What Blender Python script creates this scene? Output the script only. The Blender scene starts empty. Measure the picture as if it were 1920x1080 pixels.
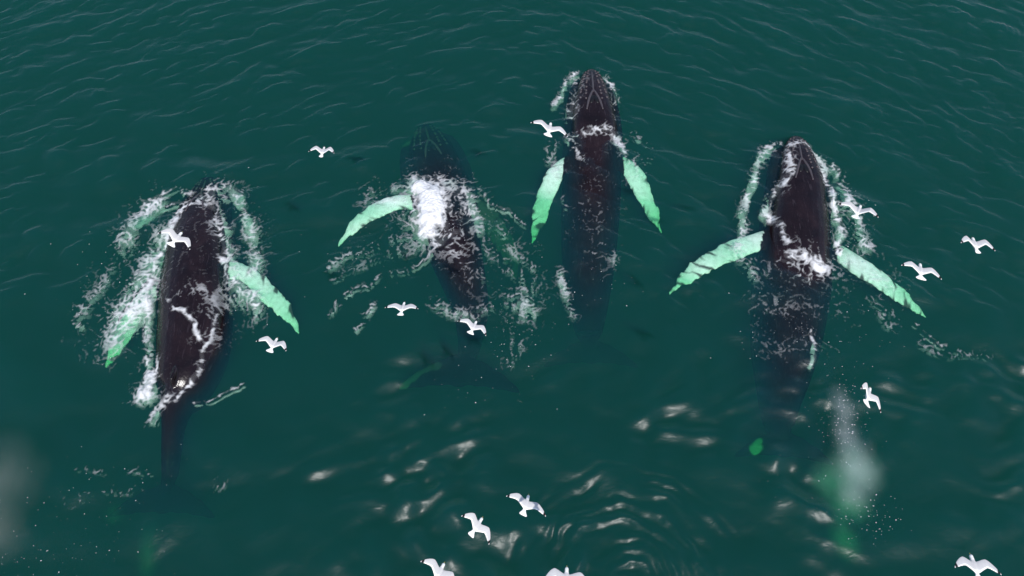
import bpy, bmesh, math, random
import numpy as np
from mathutils import Vector, Matrix
from mathutils.bvhtree import BVHTree

R = math.radians
random.seed(7)
rng = np.random.default_rng(7)
S = bpy.context.scene
COL = S.collection

# ------------------------------------------------------------------ camera
DEP, HFOV, HGT = 58.0, 62.0, 31.5          # drone: depression, lens, height over the sea
cd = bpy.data.cameras.new('drone_camera')
cd.sensor_fit = 'HORIZONTAL'
cd.angle = R(HFOV)
cd.clip_end = 20000
cam = bpy.data.objects.new('drone_camera', cd)
COL.objects.link(cam)
CAM = np.array([0.0, -HGT / math.tan(R(DEP)), HGT])
cam.location = CAM
cam.rotation_euler = (R(90 - DEP), 0, 0)
S.camera = cam

# ------------------------------------------------------------------ sky and sun
SUN_EL, SUN_AZ = 50.0, 170.0               # azimuth clockwise from +Y (168 = behind the drone, a little to the right)
W = bpy.data.worlds.new('World')
S.world = W
W.use_nodes = True
wn = W.node_tree
bg = wn.nodes['Background']
sky = wn.nodes.new('ShaderNodeTexSky')
sky.sky_type = 'NISHITA'
sky.sun_disc = False
sky.sun_elevation = R(SUN_EL)
sky.sun_rotation = R(SUN_AZ)
sky.dust_density = 1.0
sky.ozone_density = 2.5
sky.air_density = 1.0
wn.links.new(sky.outputs['Color'], bg.inputs['Color'])
bg.inputs['Strength'].default_value = 0.15
sl = bpy.data.lights.new('sun', 'SUN')
sl.energy = 3.8
sl.angle = R(0.5)
sl.color = (1.0, 0.975, 0.94)
sun = bpy.data.objects.new('sun', sl)
COL.objects.link(sun)
sdir = Vector((math.sin(R(SUN_AZ)) * math.cos(R(SUN_EL)), math.cos(R(SUN_AZ)) * math.cos(R(SUN_EL)), math.sin(R(SUN_EL))))
sun.rotation_euler = (-sdir).to_track_quat('-Z', 'Y').to_euler()
sun.location = sdir * 80

S.view_settings.view_transform = 'Standard'
S.view_settings.look = 'None'
S.view_settings.exposure = 0.0
S.view_settings.gamma = 1.0
S.view_settings.use_curve_mapping = False
S.render.engine = 'CYCLES'
cy = S.cycles
cy.use_denoising = True
cy.max_bounces = 8
cy.diffuse_bounces = 2
cy.glossy_bounces = 2
cy.transmission_bounces = 4
cy.volume_bounces = 2
cy.transparent_max_bounces = 16
cy.caustics_reflective = False
cy.caustics_refractive = False
cy.sample_clamp_indirect = 4.0

# ------------------------------------------------------------------ helpers
FPX = 960.0 / math.tan(R(HFOV / 2))
_sd, _cd = math.sin(R(DEP)), math.cos(R(DEP))


def ray(u, v):
    """direction (unit depth) of the photograph's point u, v (1920 x 1080)"""
    a, b = (u - 960.0) / FPX, (540.0 - v) / FPX
    return np.array([a, b * _sd + _cd, b * _cd - _sd])


def at(u, v, z=0.0):
    """the place at height z that the photograph shows at u, v"""
    d = ray(u, v)
    return CAM + d * ((z - HGT) / d[2])


def mpp(u, v, z=0.0):
    """metres per photograph pixel there"""
    d = ray(u, v)
    return (z - HGT) / d[2] / FPX


def sm(a, b, x):
    t = np.clip((x - a) / (b - a), 0, 1)
    return t * t * (3 - 2 * t)


_perm = rng.permutation(512).astype(np.int64)
_grad = np.stack([np.cos(np.arange(64) * 2 * np.pi / 64), np.sin(np.arange(64) * 2 * np.pi / 64)], -1)


def noise(x, y, seed=0):
    """2D gradient noise, about -1 to 1"""
    xi, yi = np.floor(x).astype(np.int64), np.floor(y).astype(np.int64)
    fx, fy = x - xi, y - yi
    u, v = fx * fx * fx * (fx * (fx * 6 - 15) + 10), fy * fy * fy * (fy * (fy * 6 - 15) + 10)

    def g(i, j):
        h = _perm[(_perm[(xi + i + seed * 37) & 511] + yi + j + seed * 101) & 511] & 63
        return _grad[h, 0] * (fx - i) + _grad[h, 1] * (fy - j)
    a, b, c, d = g(0, 0), g(1, 0), g(0, 1), g(1, 1)
    return 1.5 * (a + u * (b - a) + v * (c - a + u * (a - b - c + d)))


def fbm(x, y, n=4, seed=0):
    s, a, f = 0, 0.5, 1.0
    for k in range(n):
        s = s + a * noise(x * f, y * f, seed + k)
        a *= 0.5
        f *= 2.03
    return s


def tag(o, label=None, cat=None, group=None, kind=None):
    if label: o['label'] = label
    if cat: o['category'] = cat
    if group: o['group'] = group
    if kind: o['kind'] = kind
    return o


def mesh_from(name, verts, faces, mat=None, smooth=True):
    me = bpy.data.meshes.new(name)
    if isinstance(faces, np.ndarray):
        n, k = faces.shape
        me.vertices.add(len(verts))
        me.vertices.foreach_set('co', np.asarray(verts, dtype=np.float32).ravel())
        me.loops.add(n * k)
        me.loops.foreach_set('vertex_index', faces.astype(np.int32).ravel())
        me.polygons.add(n)
        me.polygons.foreach_set('loop_start', (np.arange(n) * k).astype(np.int32))
        me.polygons.foreach_set('loop_total', np.full(n, k, dtype=np.int32))
        me.update(calc_edges=True)
    else:
        me.from_pydata([tuple(map(float, v)) for v in verts], [], faces)
        me.update()
    if smooth:
        me.polygons.foreach_set('use_smooth', np.ones(len(me.polygons), dtype=bool))
    if mat: me.materials.append(mat)
    return me


def obj(name, me, parent=None):
    o = bpy.data.objects.new(name, me)
    COL.objects.link(o)
    if parent is not None: o.parent = parent
    return o


def empty(name, loc=(0, 0, 0)):
    o = bpy.data.objects.new(name, None)
    o.empty_display_size = 0.3
    COL.objects.link(o)
    o.location = loc
    return o


def attr(me, name, vals):
    a = me.attributes.new(name, 'FLOAT', 'POINT')
    a.data.foreach_set('value', np.asarray(vals, dtype=np.float32))


class Mat:
    def __init__(s, name):
        s.m = bpy.data.materials.new(name)
        s.m.use_nodes = True
        s.t = s.m.node_tree
        s.t.nodes.clear()
        s.out = s.n('OutputMaterial')

    def n(s, typ, **kw):
        nd = s.t.nodes.new('ShaderNode' + typ)
        for k, v in kw.items():
            setattr(nd, k, v)
        return nd

    def l(s, a, b):
        s.t.links.new(a, b)

    def math(s, op, a, b=None, c=None):
        nd = s.n('Math', operation=op)
        for i, v in enumerate((a, b, c)):
            if v is None: continue
            if isinstance(v, (int, float)): nd.inputs[i].default_value = v
            else: s.l(v, nd.inputs[i])
        return nd.outputs[0]

    def noise(s, vec, scale, detail=3, rough=0.55, dist=0.0):
        nd = s.n('TexNoise')
        nd.inputs['Scale'].default_value = scale
        nd.inputs['Detail'].default_value = detail
        nd.inputs['Roughness'].default_value = rough
        nd.inputs['Distortion'].default_value = dist
        s.l(vec, nd.inputs['Vector'])
        return nd.outputs['Fac']

    def ramp(s, fac, stops):
        nd = s.n('ValToRGB')
        el = nd.color_ramp.elements
        while len(el) < len(stops): el.new(0.5)
        for e, (p, c) in zip(el, stops):
            e.position = p
            e.color = (*c, 1) if not isinstance(c, (int, float)) else (c, c, c, 1)
        s.l(fac, nd.inputs[0])
        return nd.outputs[0]

    def mix(s, fac, a, b):
        nd = s.n('Mix', data_type='RGBA')
        for sock, v in ((nd.inputs['Factor'], fac), (nd.inputs['A'], a), (nd.inputs['B'], b)):
            if isinstance(v, (int, float)): sock.default_value = v
            elif isinstance(v, tuple): sock.default_value = (*v, 1)
            else: s.l(v, sock)
        return nd.outputs['Result']

    def attr(s, name):
        return s.n('Attribute', attribute_name=name).outputs['Fac']


# ------------------------------------------------------------------ materials
def water_material():
    M = Mat('sea_water')
    pos = M.n('NewGeometry')
    # fine wind ripples in the normal only
    mp = M.n('Mapping')
    M.l(pos.outputs['Position'], mp.inputs['Vector'])
    mp.inputs['Scale'].default_value = (1.0, 1.5, 1.0)
    n1 = M.noise(mp.outputs[0], 1.3, 3, 0.5, 0.6)
    n2 = M.noise(mp.outputs[0], 5.0, 2, 0.5, 0.3)
    hh = M.math('ADD', M.math('MULTIPLY', n1, 0.042), M.math('MULTIPLY', n2, 0.008))
    bp = M.n('Bump')
    bp.inputs['Strength'].default_value = 0.75
    bp.inputs['Distance'].default_value = 1.0
    M.l(hh, bp.inputs['Height'])
    fr = M.n('Fresnel')
    fr.inputs['IOR'].default_value = 1.33
    M.l(bp.outputs[0], fr.inputs['Normal'])
    # from beneath: a plain small value, so sunlight enters the water
    fac = M.math('ADD', M.math('MULTIPLY', fr.outputs[0], M.math('SUBTRACT', 1.0, pos.outputs['Backfacing'])),
                 M.math('MULTIPLY', pos.outputs['Backfacing'], 0.03))
    tr = M.n('BsdfTransparent')
    gl = M.n('BsdfGlossy')
    gl.inputs['Roughness'].default_value = 0.35
    M.l(bp.outputs[0], gl.inputs['Normal'])
    mx = M.n('MixShader')
    M.l(fac, mx.inputs[0])
    M.l(tr.outputs[0], mx.inputs[1])
    M.l(gl.outputs[0], mx.inputs[2])
    M.l(mx.outputs[0], M.out.inputs['Surface'])
    # the body of green water
    sc = M.n('VolumeScatter')
    SC = 0.137
    sc.inputs['Color'].default_value = (0.115, 0.545, 1.0, 1)
    sc.inputs['Density'].default_value = SC
    ab = M.n('VolumeAbsorption')
    AB = 1.1
    ab.inputs['Color'].default_value = (1 - 1.08 / AB, 1 - 0.28 / AB, 1 - 0.66 / AB, 1)
    ab.inputs['Density'].default_value = AB
    ad = M.n('AddShader')
    M.l(sc.outputs[0], ad.inputs[0])
    M.l(ab.outputs[0], ad.inputs[1])
    M.l(ad.outputs[0], M.out.inputs['Volume'])
    return M.m


def skin_material():
    M = Mat('whale_skin')
    tc = M.n('NewGeometry').outputs['Position']
    n1 = M.noise(tc, 0.9, 5, 0.6, 0.5)
    dark = M.ramp(n1, [(0.3, (0.0075, 0.0045, 0.0056)), (0.55, (0.0135, 0.0073, 0.0088)), (0.75, (0.025, 0.0140, 0.0155))])
    n2 = M.noise(tc, 7.0, 4, 0.7, 1.5)
    scar = M.ramp(n2, [(0.66, 0.0), (0.76, 0.22)])
    dark = M.mix(scar, dark, (0.09, 0.075, 0.08))
    n3 = M.noise(tc, 5.0, 3, 0.6)
    white = M.ramp(n3, [(0.35, (0.70, 0.71, 0.67)), (0.6, (0.86, 0.87, 0.84))])
    # fine long scratches along the body
    mp = M.n('Mapping')
    mp.inputs['Scale'].default_value = (6.0, 0.7, 6.0)
    M.l(tc, mp.inputs['Vector'])
    scr = M.ramp(M.noise(mp.outputs[0], 1.6, 4, 0.7, 0.8), [(0.58, 0.0), (0.72, 0.7)])
    dark = M.mix(scr, dark, (0.055, 0.042, 0.050))
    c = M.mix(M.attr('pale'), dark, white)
    p = M.n('BsdfPrincipled')
    M.l(c, p.inputs['Base Color'])
    p.inputs['Roughness'].default_value = 0.38
    # skin against water has almost no gloss; skin against air has the usual one
    xyz = M.n('SeparateXYZ')
    M.l(tc, xyz.inputs[0])
    wet = M.n('MapRange')
    wet.inputs['From Min'].default_value = -0.06
    wet.inputs['From Max'].default_value = 0.04
    wet.inputs['To Min'].default_value = 0.01
    wet.inputs['To Max'].default_value = 0.34
    M.l(xyz.outputs['Z'], wet.inputs['Value'])
    M.l(wet.outputs[0], p.inputs['Specular IOR Level'])
    M.l(M.ramp(M.noise(tc, 1.7, 4, 0.6), [(0.3, 0.16), (0.7, 0.32)]), p.inputs['Roughness'])
    bp = M.n('Bump')
    M.l(M.math('MULTIPLY', M.math('SUBTRACT', 1.0, M.attr('pale')), 0.26), bp.inputs['Strength'])
    bp.inputs['Distance'].default_value = 0.05
    M.l(M.math('ADD', M.noise(tc, 6.0, 5, 0.65), M.math('MULTIPLY', M.noise(tc, 1.6, 3, 0.6), 2.0)), bp.inputs['Height'])
    M.l(bp.outputs[0], p.inputs['Normal'])
    M.l(p.outputs[0], M.out.inputs['Surface'])
    return M.m


def simple(name, col, rough=0.5, spec=0.4):
    M = Mat(name)
    tc = M.n('NewGeometry').outputs['Position']
    nz = M.noise(tc, 14.0, 3)
    c = M.mix(M.ramp(nz, [(0.3, 0.0), (0.7, 1.0)]), tuple(x * 0.8 for x in col), col)
    p = M.n('BsdfPrincipled')
    M.l(c, p.inputs['Base Color'])
    p.inputs['Roughness'].default_value = rough
    p.inputs['Specular IOR Level'].default_value = spec
    M.l(p.outputs[0], M.out.inputs['Surface'])
    return M.m


def foam_material():
    M = Mat('sea_foam')
    tc = M.n('NewGeometry').outputs['Position']
    th = M.attr('thick')
    nz = M.noise(tc, 3.5, 2, 0.6)
    a = M.math('MULTIPLY', th, M.math('ADD', 0.55, M.math('MULTIPLY', nz, 0.8)))
    a = M.math('MINIMUM', a, 1.0)
    p = M.n('BsdfDiffuse')
    c = M.ramp(nz, [(0.25, (0.62, 0.61, 0.61)), (0.6, (0.84, 0.83, 0.83))])
    M.l(c, p.inputs['Color'])
    tr = M.n('BsdfTransparent')
    mx = M.n('MixShader')
    M.l(a, mx.inputs[0])
    M.l(tr.outputs[0], mx.inputs[1])
    M.l(p.outputs[0], mx.inputs[2])
    M.l(mx.outputs[0], M.out.inputs['Surface'])
    return M.m


def bird_material():
    M = Mat('gull_plumage')
    g, b = M.attr('grey'), M.attr('black')
    tc = M.n('TexCoord').outputs['Object']
    nz = M.noise(tc, 22.0, 2)
    gc = M.mix(nz, (0.58, 0.555, 0.54), (0.70, 0.67, 0.65))
    c = M.mix(g, (0.92, 0.90, 0.85), gc)
    c = M.mix(b, c, (0.015, 0.014, 0.015))
    p = M.n('BsdfPrincipled')
    M.l(c, p.inputs['Base Color'])
    p.inputs['Roughness'].default_value = 0.75
    p.inputs['Specular IOR Level'].default_value = 0.15
    M.l(p.outputs[0], M.out.inputs['Surface'])
    return M.m


def cloud_material(name, col, dens, scale):
    """a puff: dense in the middle of its own unit sphere, ragged towards the rim"""
    M = Mat(name)
    tc = M.n('TexCoord').outputs['Object']
    ln = M.n('VectorMath', operation='LENGTH')
    M.l(tc, ln.inputs[0])
    fall = M.math('SUBTRACT', 1.0, ln.outputs['Value'])
    nz = M.noise(tc, scale, 4, 0.6)
    d = M.math('ADD', M.math('MULTIPLY', fall, 1.6), M.math('MULTIPLY', M.math('SUBTRACT', nz, 0.55), 2.2))
    d = M.math('MULTIPLY', M.math('MAXIMUM', d, 0.0), M.math('MULTIPLY', M.math('MAXIMUM', fall, 0.0), dens))
    v = M.n('VolumePrincipled')
    v.inputs['Color'].default_value = (*col, 1)
    M.l(d, v.inputs['Density'])
    M.l(v.outputs[0], M.out.inputs['Volume'])
    return M.m


M_WATER = water_material()
M_SKIN = skin_material()
M_HOLE = simple('nostril_skin', (0.006, 0.005, 0.006), 0.5)
M_RIDGE = simple('ridge_skin', (0.08, 0.066, 0.072), 0.35)  # lighter than the body: highlights on the raised rims put into the colour
M_FOAM = foam_material()
M_BIRD = bird_material()
M_BILL = simple('bill_horn', (0.62, 0.50, 0.10), 0.4)
M_DROP = simple('spray_white', (0.8, 0.8, 0.8), 0.4)

# ------------------------------------------------------------------ the sea's shape
# wind ripples: two crest systems, strongest far off (top of the picture) on either side
TRAINS = []
for k in range(26):                                   # far left: crests rise to the right
    lam = 0.55 * (3.2 ** rng.random())
    ang = R(112 + rng.normal(0, 13))
    TRAINS.append(('L', lam, ang, rng.random() * 6.28, 0.0058 * lam))
for k in range(26):                                   # far right: crests fall to the right
    lam = 0.6 * (3.5 ** rng.random())
    ang = R(62 + rng.normal(0, 13))
    TRAINS.append(('R', lam, ang, rng.random() * 6.28, 0.0058 * lam))
for k in range(22):                                   # low swell lumps everywhere
    lam = 1.6 * (3.5 ** rng.random())
    ang = R(88 + rng.normal(0, 38))
    TRAINS.append(('A', lam, ang, rng.random() * 6.28, 0.0055 * lam))
for k in range(18):                                   # lumpy water near the drone
    lam = 0.9 * (2.6 ** rng.random())
    ang = R(95 + rng.normal(0, 45))
    TRAINS.append(('N', lam, ang, rng.random() * 6.28, 0.0175 * lam))

# single long-crested wavelets seen in the photograph: (height, half width, crest line)
CRESTS = [
    (0.09, 0.22, [(1165, 5), (1205, 35), (1250, 60), (1300, 90), (1345, 103)]),
    (0.08, 0.20, [(1235, 60), (1280, 88), (1340, 100)]),
    (0.09, 0.20, [(1415, 45), (1450, 62), (1500, 85), (1535, 103)]),
    (0.10, 0.30, [(1355, 2), (1430, 15), (1510, 18), (1570, 10)]),
    (0.10, 0.30, [(1700, -5), (1770, 25), (1840, 45), (1925, 62)]),
    (0.10, 0.25, [(1745, -5), (1800, 28), (1860, 50), (1925, 60)]),
    (0.08, 0.20, [(1560, 28), (1600, 45), (1660, 70), (1690, 72)]),
    (0.09, 0.22, [(1455, 180), (1530, 185), (1590, 200), (1640, 212), (1690, 225)]),
    (0.08, 0.20, [(1540, 178), (1600, 196), (1670, 220)]),
    (0.08, 0.20, [(1730, 205), (1760, 225), (1800, 250), (1820, 268)]),
    (0.08, 0.20, [(1760, 180), (1800, 203), (1870, 205), (1905, 230), (1925, 250)]),
    (0.08, 0.20, [(1830, 105), (1870, 125), (1925, 150)]),
    (0.07, 0.18, [(1855, 285), (1880, 310), (1925, 345)]),
    (0.07, 0.16, [(865, 222), (890, 232), (940, 232)]),
    (0.06, 0.15, [(885, 72), (905, 95), (925, 93)]),
    (0.06, 0.15, [(985, 150), (1010, 140), (1050, 130), (1090, 128)]),
    (0.06, 0.15, [(1000, 108), (1040, 116), (1080, 110)]),
    (0.06, 0.15, [(170, 172), (205, 173), (245, 160)]),
    (0.06, 0.15, [(480, 165), (530, 162), (575, 152)]),
    (0.06, 0.18, [(495, 125), (540, 135), (580, 142)]),
    (0.05, 0.14, [(10, 290), (60, 283), (130, 265)]),
]
CREST_W = []
for hgt, wd, pts in CRESTS:
    P = np.array([at(u, v)[:2] for u, v in pts])
    seg = []
    for a, b in zip(P[:-1], P[1:]):
        n = max(2, int(np.linalg.norm(b - a) / 0.15))
        seg.append(a + (b - a) * np.linspace(0, 1, n, endpoint=False)[:, None])
    seg = np.concatenate(seg + [P[-1:]])
    CREST_W.append((hgt, wd, seg))
RING = at(1175, 1092)[:2]


def sea_height(x, y):
    far = sm(4.0, 17.0, y)
    patch = 0.45 + 0.75 * np.clip(fbm(x * 0.11, y * 0.16, 3, 11) + 0.35, 0, 1.2)
    left = far * sm(10.0, -8.0, x) * patch + 0.18
    right = far * sm(-6.0, 8.0, x) * patch + 0.16
    near = sm(1.0, -9.0, y) * (0.2 + 1.05 * sm(-0.2, 0.3, fbm(x * 0.13 + 5, y * 0.13, 3, 21))) * (0.35 + 0.65 * sm(-12, -1, x))
    amp = {'L': left, 'R': right, 'A': 1.0 - 0.6 * far, 'N': near}
    h = np.zeros_like(x)
    wx, wy = x + 0.5 * noise(x * 0.25, y * 0.25, 3), y + 0.5 * noise(x * 0.25, y * 0.25, 4)
    for sysm, lam, ang, ph, a in TRAINS:
        k = 2 * math.pi / lam
        s = np.sin(k * (wx * math.cos(ang) + wy * math.sin(ang)) + ph)
        h += amp[sysm] * a * (s + 0.25 * (s * s - 0.5))
    for hgt, wd, seg in CREST_W:
        lo, hi = seg.min(0) - 1.2, seg.max(0) + 1.2
        m = (x > lo[0]) & (x < hi[0]) & (y > lo[1]) & (y < hi[1])
        if not m.any(): continue
        px, py = x[m], y[m]
        best = np.full(px.shape, 1e9)
        side = np.zeros(px.shape)
        frac = np.zeros(px.shape)
        qs = seg[::2]
        for iq, q in enumerate(qs):
            dx, dy = px - q[0], py - q[1]
            d = dx * dx + dy * dy
            b = d < best
            best[b] = d[b]
            side[b] = dy[b]
            frac[b] = iq / (len(qs) - 1)
        d = np.sqrt(best) + 0.10 * noise(px * 1.6, py * 1.6, 31)
        d = np.clip(d, 0, None)
        am = sm(0, 0.25, frac) * sm(1, 0.75, frac) * (0.35 + 0.65 * np.clip(noise(px * 0.9, py * 0.9, 33) + 0.5, 0, 1))
        we = wd * np.where(side > 0, 0.75, 3.0)
        h[m] += 1.15 * hgt * am * np.exp(-(d / we) ** 2)
    r = np.hypot(x - RING[0], (y - RING[1]))
    rw = r + 0.30 * noise(x * 0.7, y * 0.7, 41) + 0.12 * noise(x * 2.0, y * 2.0, 42)
    brk = np.clip(0.55 + 1.1 * noise(x * 0.75 + 3, y * 0.75, 43), 0.1, 1.3)
    h += 0.075 * brk * np.sin(rw * 2 * math.pi / 0.55) * sm(5.2, 3.0, r) * sm(0.0, 0.4, r) * sm(-1.6, 0.4, y - RING[1] + 1.0)
    return h


def wavelets(X, Y, gz):
    """short steep wind wavelets, dense far off on either side, each a curved crest of its own"""
    r = np.random.default_rng(19)
    wl = np.zeros_like(gz)
    n = 0
    while n < 2700:
        u, v = r.uniform(-60, 1980), r.uniform(-50, 560)
        side = sm(750, 1150, u)
        dens = 1.3 * np.exp(-(v + 40) / (75 + 80 * side + 45 * (1 - sm(0, 500, u)))) + 0.07
        dens *= 0.35 + 0.65 * abs(u - 900) / 900
        c = at(u, v)
        dens *= 0.25 + 1.3 * sm(-0.25, 0.45, fbm(c[0] * 0.13, c[1] * 0.2, 2, 71))
        if r.random() > dens: continue
        n += 1
        ang = R((1 - side) * 26 - side * 30 + r.normal(0, 11))
        ln, wd = r.uniform(0.5, 1.1) * (0.8 + 1.5 * r.random() ** 2), r.uniform(0.13, 0.22)
        hg = wd * r.uniform(0.34, 0.66)
        bow = r.normal(0, 0.16)
        m = ln + 0.6
        i0, i1 = np.searchsorted(X, [c[0] - m, c[0] + m])
        j0, j1 = np.searchsorted(Y, [c[1] - m, c[1] + m])
        if i1 - i0 < 3 or j1 - j0 < 3 or i1 >= len(X) or j1 >= len(Y): continue
        dx, dy = np.meshgrid(X[i0:i1] - c[0], Y[j0:j1] - c[1])
        a = dx * math.cos(ang) + dy * math.sin(ang)
        d = -dx * math.sin(ang) + dy * math.cos(ang) + bow * a * a + 0.07 * noise(dx * 1.9 + n, dy * 1.9, 3)
        env = np.clip(1 - (a / ln) ** 2, 0, 1) ** 1.3
        w = wd * (0.45 + 0.55 * env) * np.where(d > 0, 0.65, 3.4)
        top = wl[j0:j1, i0:i1]
        np.maximum(top, hg * env * np.exp(-(d / w) ** 2), out=top)

    gz += wl


def axis(lo, hi, step, far):
    core = np.arange(lo, hi + step / 2, step)
    out, s, p = [], step, hi
    while p < far:
        s *= 1.35
        p += s
        out.append(p)
    pos = np.array(out)
    return np.concatenate([lo - (pos[::-1] - hi), core, pos])


def build_sea():
    X = axis(-31.0, 31.0, 0.075, 6000.0)
    Y = axis(-17.0, 29.0, 0.075, 6000.0)
    gx, gy = np.meshgrid(X, Y)
    fade = sm(34, 31, np.abs(gx)) * sm(32, 29, gy) * sm(-20, -17, gy)
    gz = np.zeros_like(gx)
    c = fade > 0
    gz[c] = sea_height(gx[c], gy[c]) * fade[c]
    wavelets(X, Y, gz)
    nx, ny = len(X), len(Y)
    V = np.stack([gx.ravel(), gy.ravel(), gz.ravel()], 1)
    idx = np.arange(nx * ny).reshape(ny, nx)
    F = np.stack([idx[:-1, :-1], idx[:-1, 1:], idx[1:, 1:], idx[1:, :-1]], -1).reshape(-1, 4)
    # closed body of water: skirt and bottom, 40 m down
    rim = np.concatenate([idx[0, :], idx[1:, -1], idx[-1, -2::-1], idx[-2:0:-1, 0]])
    b0 = len(V)
    low = V[rim].copy()
    low[:, 2] = -40.0
    V = np.concatenate([V, low])
    n = len(rim)
    k = np.arange(n)
    F = np.concatenate([F, np.stack([rim, b0 + k, b0 + (k + 1) % n, rim[(k + 1) % n]], -1)])
    cen = len(V)
    V = np.concatenate([V, [[0, 0, -40.0]]])
    me = mesh_from('sea', V, F, M_WATER)
    bm = bmesh.new()
    bm.from_mesh(me)
    bm.verts.ensure_lookup_table()
    for i in range(n):
        f = bm.faces.new((bm.verts[cen], bm.verts[b0 + (i + 1) % n], bm.verts[b0 + i]))
    bm.to_mesh(me)
    bm.free()
    o = obj('sea', me)
    tag(o, 'dark green sea with small wind ripples', 'sea', kind='structure')
    return o


build_sea()


# ------------------------------------------------------------------ whales
OCT_V = np.array([(1, 0, 0), (-1, 0, 0), (0, 1, 0), (0, -1, 0), (0, 0, 1), (0, 0, -1)], float)
OCT_F = np.array([(0, 2, 4), (2, 1, 4), (1, 3, 4), (3, 0, 4), (2, 0, 5), (1, 2, 5), (3, 1, 5), (0, 3, 5)])


def loft(sections):
    """rings of equal count joined by quads, ends capped: (verts, faces)"""
    n = len(sections[0])
    V = np.concatenate(sections)
    F = []
    for i in range(len(sections) - 1):
        for j in range(n):
            a, b = i * n + j, i * n + (j + 1) % n
            F.append((a, b, b + n, a + n))
    F.append(tuple(range(n))[::-1])
    F.append(tuple(range((len(sections) - 1) * n, len(sections) * n)))
    return V, F


def resample(P, n):
    """smooth (Catmull-Rom) resampling of rows of P to n rows, even in row parameter"""
    P = np.asarray(P, float)
    m = len(P)
    t = np.linspace(0, m - 1, n)
    i = np.clip(t.astype(int), 0, m - 2)
    f = (t - i)[:, None]
    p0, p1, p2, p3 = P[np.clip(i - 1, 0, m - 1)], P[i], P[i + 1], P[np.clip(i + 2, 0, m - 1)]
    return 0.5 * ((2 * p1) + (p2 - p0) * f + (2 * p0 - 5 * p1 + 4 * p2 - p3) * f * f + (3 * p1 - p0 - 3 * p2 + p3) * f ** 3)


def tube_sections(path, w, hgt, expo=1.0, nseg=28):
    """vertical oval rings along path (centre points)"""
    out = []
    T = np.gradient(path, axis=0)
    for p, t, a, b in zip(path, T, w, hgt):
        t = t / (np.linalg.norm(t) + 1e-9)
        side = np.array([t[1], -t[0], 0.0])
        side /= np.linalg.norm(side) + 1e-9
        up = np.cross(side, t)
        if up[2] < 0: up = -up
        th = np.linspace(0, 2 * np.pi, nseg, endpoint=False)
        c, s = np.cos(th), np.sin(th)
        c = np.sign(c) * np.abs(c) ** expo
        s = np.sign(s) * np.abs(s) ** expo
        out.append(p + side * (c * a)[:, None] + up * (s * b)[:, None])
    return out


def blade_sections(path, half, thick, nseg=12):
    """flat horizontal blade along path: half-chords (front, back) and thickness"""
    out = []
    T = np.gradient(path, axis=0)
    for p, t, (hf, hb), th in zip(path, T, half, thick):
        t = t / (np.linalg.norm(t) + 1e-9)
        side = np.cross(t, [0, 0, 1.0])
        side /= np.linalg.norm(side) + 1e-9
        up = np.cross(side, t)
        if up[2] < 0: up = -up
        a = np.linspace(0, 2 * np.pi, nseg, endpoint=False)
        c, s = np.cos(a), np.sin(a)
        out.append(p + side * np.where(c > 0, c * hf, c * hb)[:, None] + up * (s * th / 2)[:, None])
    return out


def remesh(verts, faces, voxel, smooth_it):
    me = bpy.data.meshes.new('rough')
    me.from_pydata([tuple(map(float, v)) for v in verts], [], faces)
    bm = bmesh.new()
    bm.from_mesh(me)
    bmesh.ops.recalc_face_normals(bm, faces=bm.faces)
    bm.to_mesh(me)
    bm.free()
    o = bpy.data.objects.new('rough', me)
    COL.objects.link(o)
    md = o.modifiers.new('r', 'REMESH')
    md.mode = 'VOXEL'
    md.voxel_size = voxel
    ms = o.modifiers.new('s', 'SMOOTH')
    ms.iterations = smooth_it
    ms.factor = 0.5
    dg = bpy.context.evaluated_depsgraph_get()
    res = bpy.data.meshes.new_from_object(o.evaluated_get(dg))
    bpy.data.objects.remove(o)
    bpy.data.meshes.remove(me)
    return res


def ridge(top, pts, r):
    """a low skin ridge draped on the head: pts are (s, side) along the back"""
    P = np.array([top(s, x) for s, x in pts])
    P = resample(P, 14)
    rr = r * (0.35 + 0.65 * np.sin(np.linspace(0.12, np.pi - 0.12, len(P))))
    return tube_sections(P, rr, rr, nseg=8)


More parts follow.
